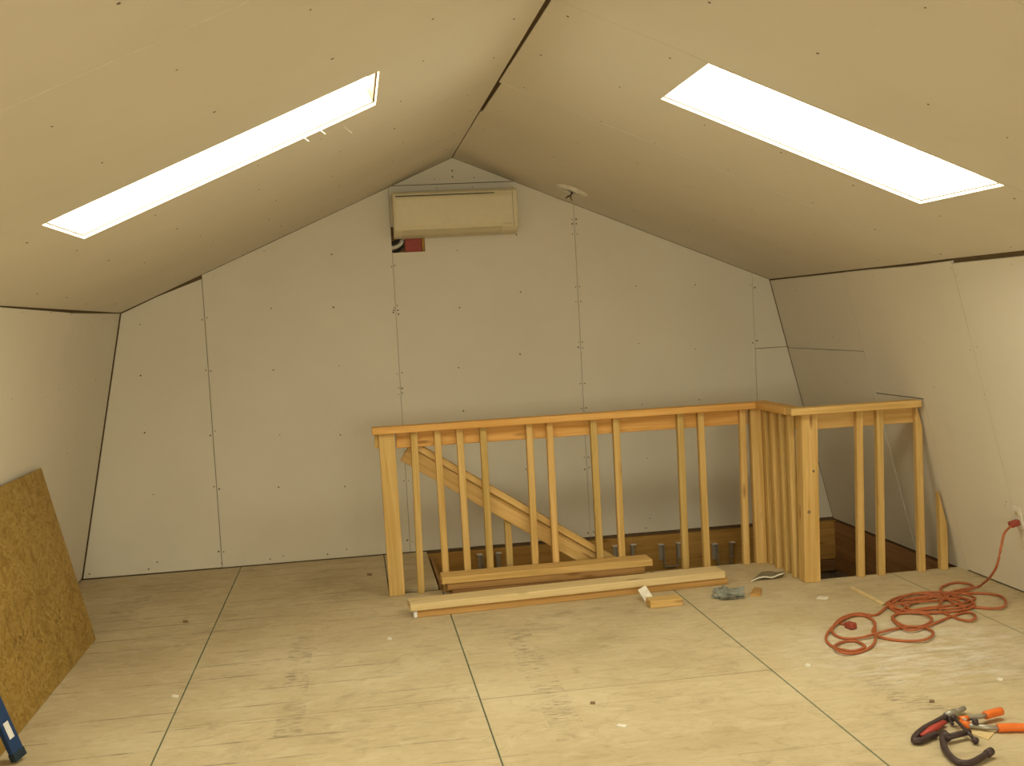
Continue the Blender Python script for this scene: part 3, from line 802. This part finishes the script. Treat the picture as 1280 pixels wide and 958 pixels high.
cord = empty('extension_cord', (2.5, 4.75, 0), 'orange extension cord tangled on the floor and plugged in at the right wall', 'cord')
CR = 0.0061
def cz(x, y): return (1000 + x * 0.21927, 620 + y * 0.21927)
plug_c = om @ Vector((0.006, -0.021, 0.03))
start = om @ Vector((0.010, -0.024, 0.052))
# free hanging stretch: from the plug down to the floor, kept clear of the leaning wall
hang = [start]
for x, y, z in ((1165, 215, 0.348), (1145, 300, 0.285), (1122, 400, 0.20), (1082, 466, 0.115), (1045, 500, 0.045)):
    q = at_z(*cz(x, y), z)
    gap_ = (q - Vector((XR, 0, 0))).dot(kn)
    if gap_ < 0.02: q += kn * (0.02 - gap_)
    hang.append(q)
cp = [(1010, 520), (900, 540), (780, 570), (640, 592), (520, 600), (498, 625), (600, 655), (760, 645), (905, 640), (985, 612), (930, 585), (780, 598), (600, 612), (512, 632), (570, 662), (720, 640), (860, 625), (992, 592), (960, 566), (860, 553), (700, 553), (560, 580),
      (505, 612), (560, 645), (700, 668), (880, 660), (990, 632), (968, 595), (840, 568), (720, 590), (620, 622), (640, 655), (780, 665), (930, 650), (900, 600), (740, 575), (580, 600), (600, 640), (530, 690), (590, 740), (700, 742), (752, 700), (680, 668), (570, 672),
      (525, 700), (610, 765), (720, 745), (860, 690), (955, 664), (1002, 690), (960, 713), (870, 690), (790, 640), (850, 568), (1000, 555), (1130, 568), (1173, 600), (1150, 638), (1040, 640),
      (900, 622), (825, 570), (803, 525), (880, 496), (960, 502), (988, 522), (930, 545), (800, 566), (640, 560), (505, 625), (430, 680), (330, 672), (232, 700), (183, 765), (228, 808),
      (330, 812), (450, 782), (560, 756), (690, 748), (760, 780), (715, 820), (600, 828), (480, 812), (415, 778), (428, 725), (375, 688), (290, 685), (200, 735), (148, 805), (182, 858),
      (290, 885), (370, 862), (320, 830), (240, 835), (195, 862), (250, 897), (350, 890), (420, 845), (430, 780), (420, 720), (370, 676), (270, 690), (215, 715), (250, 735)]
zz = []
fl = []
for i, (x, y) in enumerate(cp):
    lay_ = CR + 0.0045 * (1 + math.sin(i * 1.7)) * (1.0 if 4 < i < len(cp) - 2 else 0.0)
    fl.append(at_z(*cz(x, y), lay_))
path = catmull(hang + fl, 6)
bm = bmesh.new(); tube(bm, path, CR, 7)
link('cable', bm, 'cord_orange', cord, Matrix.Identity(4), True)
bm = bmesh.new(); bx(bm, (-0.011, -0.036, 0.0095), (0.022, -0.006, 0.058)); bevel(bm, .006, 2); link('plug', bm, 'plug_red', cord, om, True)
e0 = fl[-1]; e1 = at_z(*cz(292, 742), .014)
dd = (e1 - e0).normalized(); mm_ = Matrix((dd, Vector((0, 0, 1)).cross(dd), Vector((0, 0, 1)))).transposed().to_4x4(); mm_.translation = Vector((e1.x, e1.y, 0.0155))
bm = bmesh.new(); bx(bm, (-0.032, -0.018, -0.0145), (0.022, 0.018, 0.0145)); bevel(bm, .006, 2); link('socket_end', bm, 'plug_red', cord, mm_, True)

# ---- clamps in the foreground
def ck(x, y, z=0.015): return at_z(1130 + x / 8.53, 870 + y / 8.53, z)
def cl_frame(bm, pts, r, z=None, sides=8, squash=1.0): tube(bm, catmull(pts, 5), r, sides, squash=squash)
cA = empty('c_clamp', ck(520, 520, 0), 'dark iron clamp with an open curved jaw and sliding bar on the floor', 'clamp', 'iron clamps on the floor')
bm = bmesh.new(); cl_frame(bm, [ck(412, 400, .022), ck(415, 490, .018), ck(455, 600, .014), ck(560, 700, .013), ck(680, 722, .013), ck(790, 680, .014), ck(905, 605, .018)], 0.0115, squash=.95)
link('frame', bm, 'clamp_iron', cA, Matrix.Identity(4), True)
bm = bmesh.new(); tube(bm, [ck(885, 620, .018), ck(930, 592, .018)], 0.0135, 10); link('anvil', bm, 'clamp_iron', cA, Matrix.Identity(4), True)
bm = bmesh.new(); tube(bm, [ck(418, 405, .022), ck(465, 450, .022)], 0.015, 10); link('boss', bm, 'clamp_iron', cA, Matrix.Identity(4), True)
bm = bmesh.new(); tube(bm, [ck(440, 448, .022), ck(700, 385, .022)], 0.0105, 10); link('screw', bm, 'clamp_iron', cA, Matrix.Identity(4), True)
bm = bmesh.new(); tube(bm, [ck(530, 235, .030), ck(640, 350, .028), ck(765, 480, .014)], 0.0062, 8); bar = link('sliding_bar', bm, 'clamp_iron', cA, Matrix.Identity(4), True)
for q in (ck(530, 235, .030), ck(760, 478, .014)):
    bm = bmesh.new(); bmesh.ops.create_uvsphere(bm, u_segments=10, v_segments=6, radius=.0125, matrix=Matrix.Translation(q)); link('bar_end', bm, 'clamp_iron', bar, Matrix.Identity(4), True)
cB = empty('c_clamp', ck(280, 420, 0), 'dark iron clamp with a narrow red painted body beside the spring clamp', 'clamp', 'iron clamps on the floor')
bm = bmesh.new(); cl_frame(bm, [ck(470, 215, .016), ck(340, 285, .014), ck(210, 355, .013), ck(125, 430, .013), ck(110, 480, .013), ck(180, 480, .013), ck(270, 438, .013), ck(345, 410, .012)], 0.0115)
link('frame', bm, 'clamp_iron', cB, Matrix.Identity(4), True)
bm = bmesh.new(); tube(bm, [ck(190, 430, .013), ck(300, 355, .014), ck(430, 280, .014)], [0.010, 0.016, 0.012], 8, squash=.6); link('red_web', bm, 'clamp_red', cB, Matrix.Identity(4), True)
bm = bmesh.new(); tube(bm, [ck(455, 225, .017), ck(540, 185, .017)], 0.0165, 10); link('boss', bm, 'clamp_steel', cB, Matrix.Identity(4), True)
bm = bmesh.new(); tube(bm, [ck(520, 195, .017), ck(640, 135, .017)], 0.0095, 10); link('screw', bm, 'clamp_steel', cB, Matrix.Identity(4), True)
bm = bmesh.new(); tube(bm, [ck(480, 240, .017), ck(520, 305, .012)], 0.0055, 8); link('sliding_bar', bm, 'clamp_iron', cB, Matrix.Identity(4), True)
sp = empty('spring_clamp', ck(800, 300, 0), 'steel spring clamp with orange grips and orange jaw tips', 'clamp')
for pts, gr, z in (([(610, 290), (720, 320), (850, 335), (1010, 345)], [(1000, 345), (1090, 340), (1200, 338), (1420, 345)], 0.016), ([(615, 255), (690, 240), (800, 225), (875, 208)], [(865, 210), (940, 190), (1035, 165)], 0.026)):
    bm = bmesh.new(); tube(bm, [ck(x, y, z) for x, y in pts], 0.0105, 8, squash=.8); arm = link('arm', bm, 'clamp_steel', sp, Matrix.Identity(4), True)
    bm = bmesh.new(); tube(bm, catmull([ck(x, y, z) for x, y in gr], 3), 0.0155, 10, squash=.95); link('grip', bm, 'grip_orange', arm, Matrix.Identity(4), True)
    q0, q1 = pts[0], pts[1]
    bm = bmesh.new(); tube(bm, [ck(q0[0] - 15, q0[1] - 4, z), ck(q1[0] * .9 + q0[0] * .1, q1[1] * .9 + q0[1] * .1, z)], 0.0125, 8, squash=.85); link('jaw_tip', bm, 'grip_orange', arm, Matrix.Identity(4), True)
bm = bmesh.new(); tube(bm, [ck(760, 285, .006), ck(760, 278, .034)], 0.011, 12); link('pivot_spring', bm, 'clamp_iron', sp, Matrix.Identity(4), True)

def slab(name, pts, h, mat, label, cat, group=None, bev=0.001, lift=0.0, top=None):
    """flat scrap: polygon of photo pixels on the floor, given a thickness"""
    P_ = [at_z(x, y, 0) for x, y in pts]; c = sum(P_, Vector()) / len(P_)
    bm = bmesh.new(); f = bm.faces.new([bm.verts.new(p - c + Vector((0, 0, lift))) for p in P_])
    r = bmesh.ops.extrude_face_region(bm, geom=[f])
    for v in r['geom']:
        if isinstance(v, bmesh.types.BMVert): v.co.z += h
    if bev: bmesh.ops.recalc_face_normals(bm, faces=bm.faces[:]); bevel(bm, bev)
    return tag(link(name, bm, mat, None, Matrix.Translation(c)), label, cat, group)
slab('wood_scrap', [(1204, 905), (1243, 917), (1236, 926), (1207, 916)], .004, 'pine_pale', 'thin pale yellow wood scrap lying under the clamps', 'wood scrap')
# ---- offcuts and litter
oc = board('wood_offcut', (1.420, 5.545, 0.019), (1.590, 5.548, 0.019), 0.089, 0.038, (0, 0, 1), 'pine', bev=.003)
tag(oc, 'short golden pine offcut in front of the long pale board', 'offcut')
bm = bmesh.new(); bx(bm, (-.024, -.036, -.006), (.024, .036, .006)); bevel(bm, .001)
gm = Matrix.Translation((1.436, 5.66, 0.036)) @ Matrix.Rotation(math.radians(-12), 4, 'Z') @ Matrix.Rotation(math.radians(58), 4, 'X') @ Matrix.Rotation(math.radians(28), 4, 'Z')
gs = link('gypsum_scrap', bm, 'gypsum_white', None, gm)
gs.location.z -= min((gm @ v.co).z for v in gs.data.vertices)
tag(gs, 'white gypsum scrap tilted beside the golden pine offcut', 'gypsum scrap')
def crumple(name, cx, cy, sx, sy, h, mat, label, cat, seed):
    rnd = random.Random(seed); bm = bmesh.new()
    bmesh.ops.create_icosphere(bm, subdivisions=3, radius=1.0)
    for v in bm.verts:
        k = 1 + rnd.uniform(-.28, .22); n = math.sin(v.co.x * 5 + seed) * .25 + math.cos(v.co.y * 6) * .2
        v.co = Vector((v.co.x * sx * k, v.co.y * sy * k, max(0, (v.co.z * .6 + .35 + n * .6)) * h * k))
    o = link(name, bm, mat, None, Matrix.Translation((cx, cy, 0)))
    o.location.z -= min(v.co.z for v in o.data.vertices)
    return tag(o, label, cat)
crumple('crumpled_rag', 1.865, 5.60, .085, .085, .045, 'rag_grey', 'crumpled grey rag on the floor past the end of the pale board', 'rag', 3)
slab('wood_chip', [(937, 746), (951, 746), (952, 738), (943, 737)], .012, 'pine_tan', 'small brown wood chip beside the crumpled grey rag', 'wood scrap')
# curled drywall paper scrap near the railing corner
bm = bmesh.new(); rows = []
for i in range(9):
    s = i / 8; row = []
    for j in range(4):
        q = j / 3
        p = at_z(939 + 40 * s, 728 - 4 * s, 0).lerp(at_z(952 + 29 * s, 717 + 1 * s, 0), q)
        p.z = 0.002 + 0.014 * abs(math.sin(s * math.pi * 1.5)) * (1 - .5 * q) + .012 * s * (1 - q)
        row.append(p)
    rows.append(row)
vtx = [[bm.verts.new(p) for p in r] for r in rows]
for i in range(8):
    for j in range(3): bm.faces.new((vtx[i][j], vtx[i + 1][j], vtx[i + 1][j + 1], vtx[i][j + 1]))
r = bmesh.ops.extrude_face_region(bm, geom=bm.faces[:])
for v in r['geom']:
    if isinstance(v, bmesh.types.BMVert): v.co.z += .008
lowz = min(v.co.z for v in bm.verts)
for v in bm.verts: v.co.z -= lowz
for f in bm.faces: f.material_index = 0
o = link('drywall_scrap', bm, ['gypsum_white', 'paper_grey'])
for p_ in o.data.polygons:
    if p_.normal.z > .6: p_.material_index = 1
origin_to(o, at_z(962, 724, 0)); tag(o, 'curled grey drywall scrap with a white edge by the railing corner', 'drywall scrap')
slab('wood_strip', [(1062, 736), (1066, 735), (1107, 756), (1103, 758)], .008, 'pine_pale', 'thin pale wood strip on the floor behind the orange cord', 'wood strip')
FL = 'small pale flakes on the floor'
for x, y, s, lb in ((1028, 748, 8, 'pale paper flake on the floor by the front corner post of the railing'), (219, 871, 5, 'pale flake beside the green floor seam nearest the strand board'),
                    (1250, 850, 4, 'small pale flake between the orange cord and the clamps'), (777, 908, 7, 'white paper flake on the open floor, farthest from any wall'),
                    (487, 799, 3, 'tiny pale flake in front of the left newel post'), (1010, 832, 4, 'small pale flake beside the loose end of the orange cord')):
    slab('paper_flake', [(x - s, y + 1), (x + s * .7, y + 2), (x + s, y - 1), (x - s * .5, y - 2)], .003, 'gypsum_white', lb, 'flake', FL, bev=0)
for x, y, s, lb in ((232, 778, 3, 'dark crumb on the floor beside the strand board sheet'), (741, 880, 3, 'dark crumb on the open floor before the pale board'),
                    (1165, 878, 3, 'dark crumb on the floor just behind the iron clamps'), (462, 719, 3, 'dark crumb on the floor between newel post and gable wall')):
    slab('dark_crumb', [(x - s, y + 1), (x + s, y + 1), (x + s, y - 1), (x - s, y - 1)], .006, 'brown_and_shade', lb, 'crumb', 'dark crumbs on the floor', bev=0)
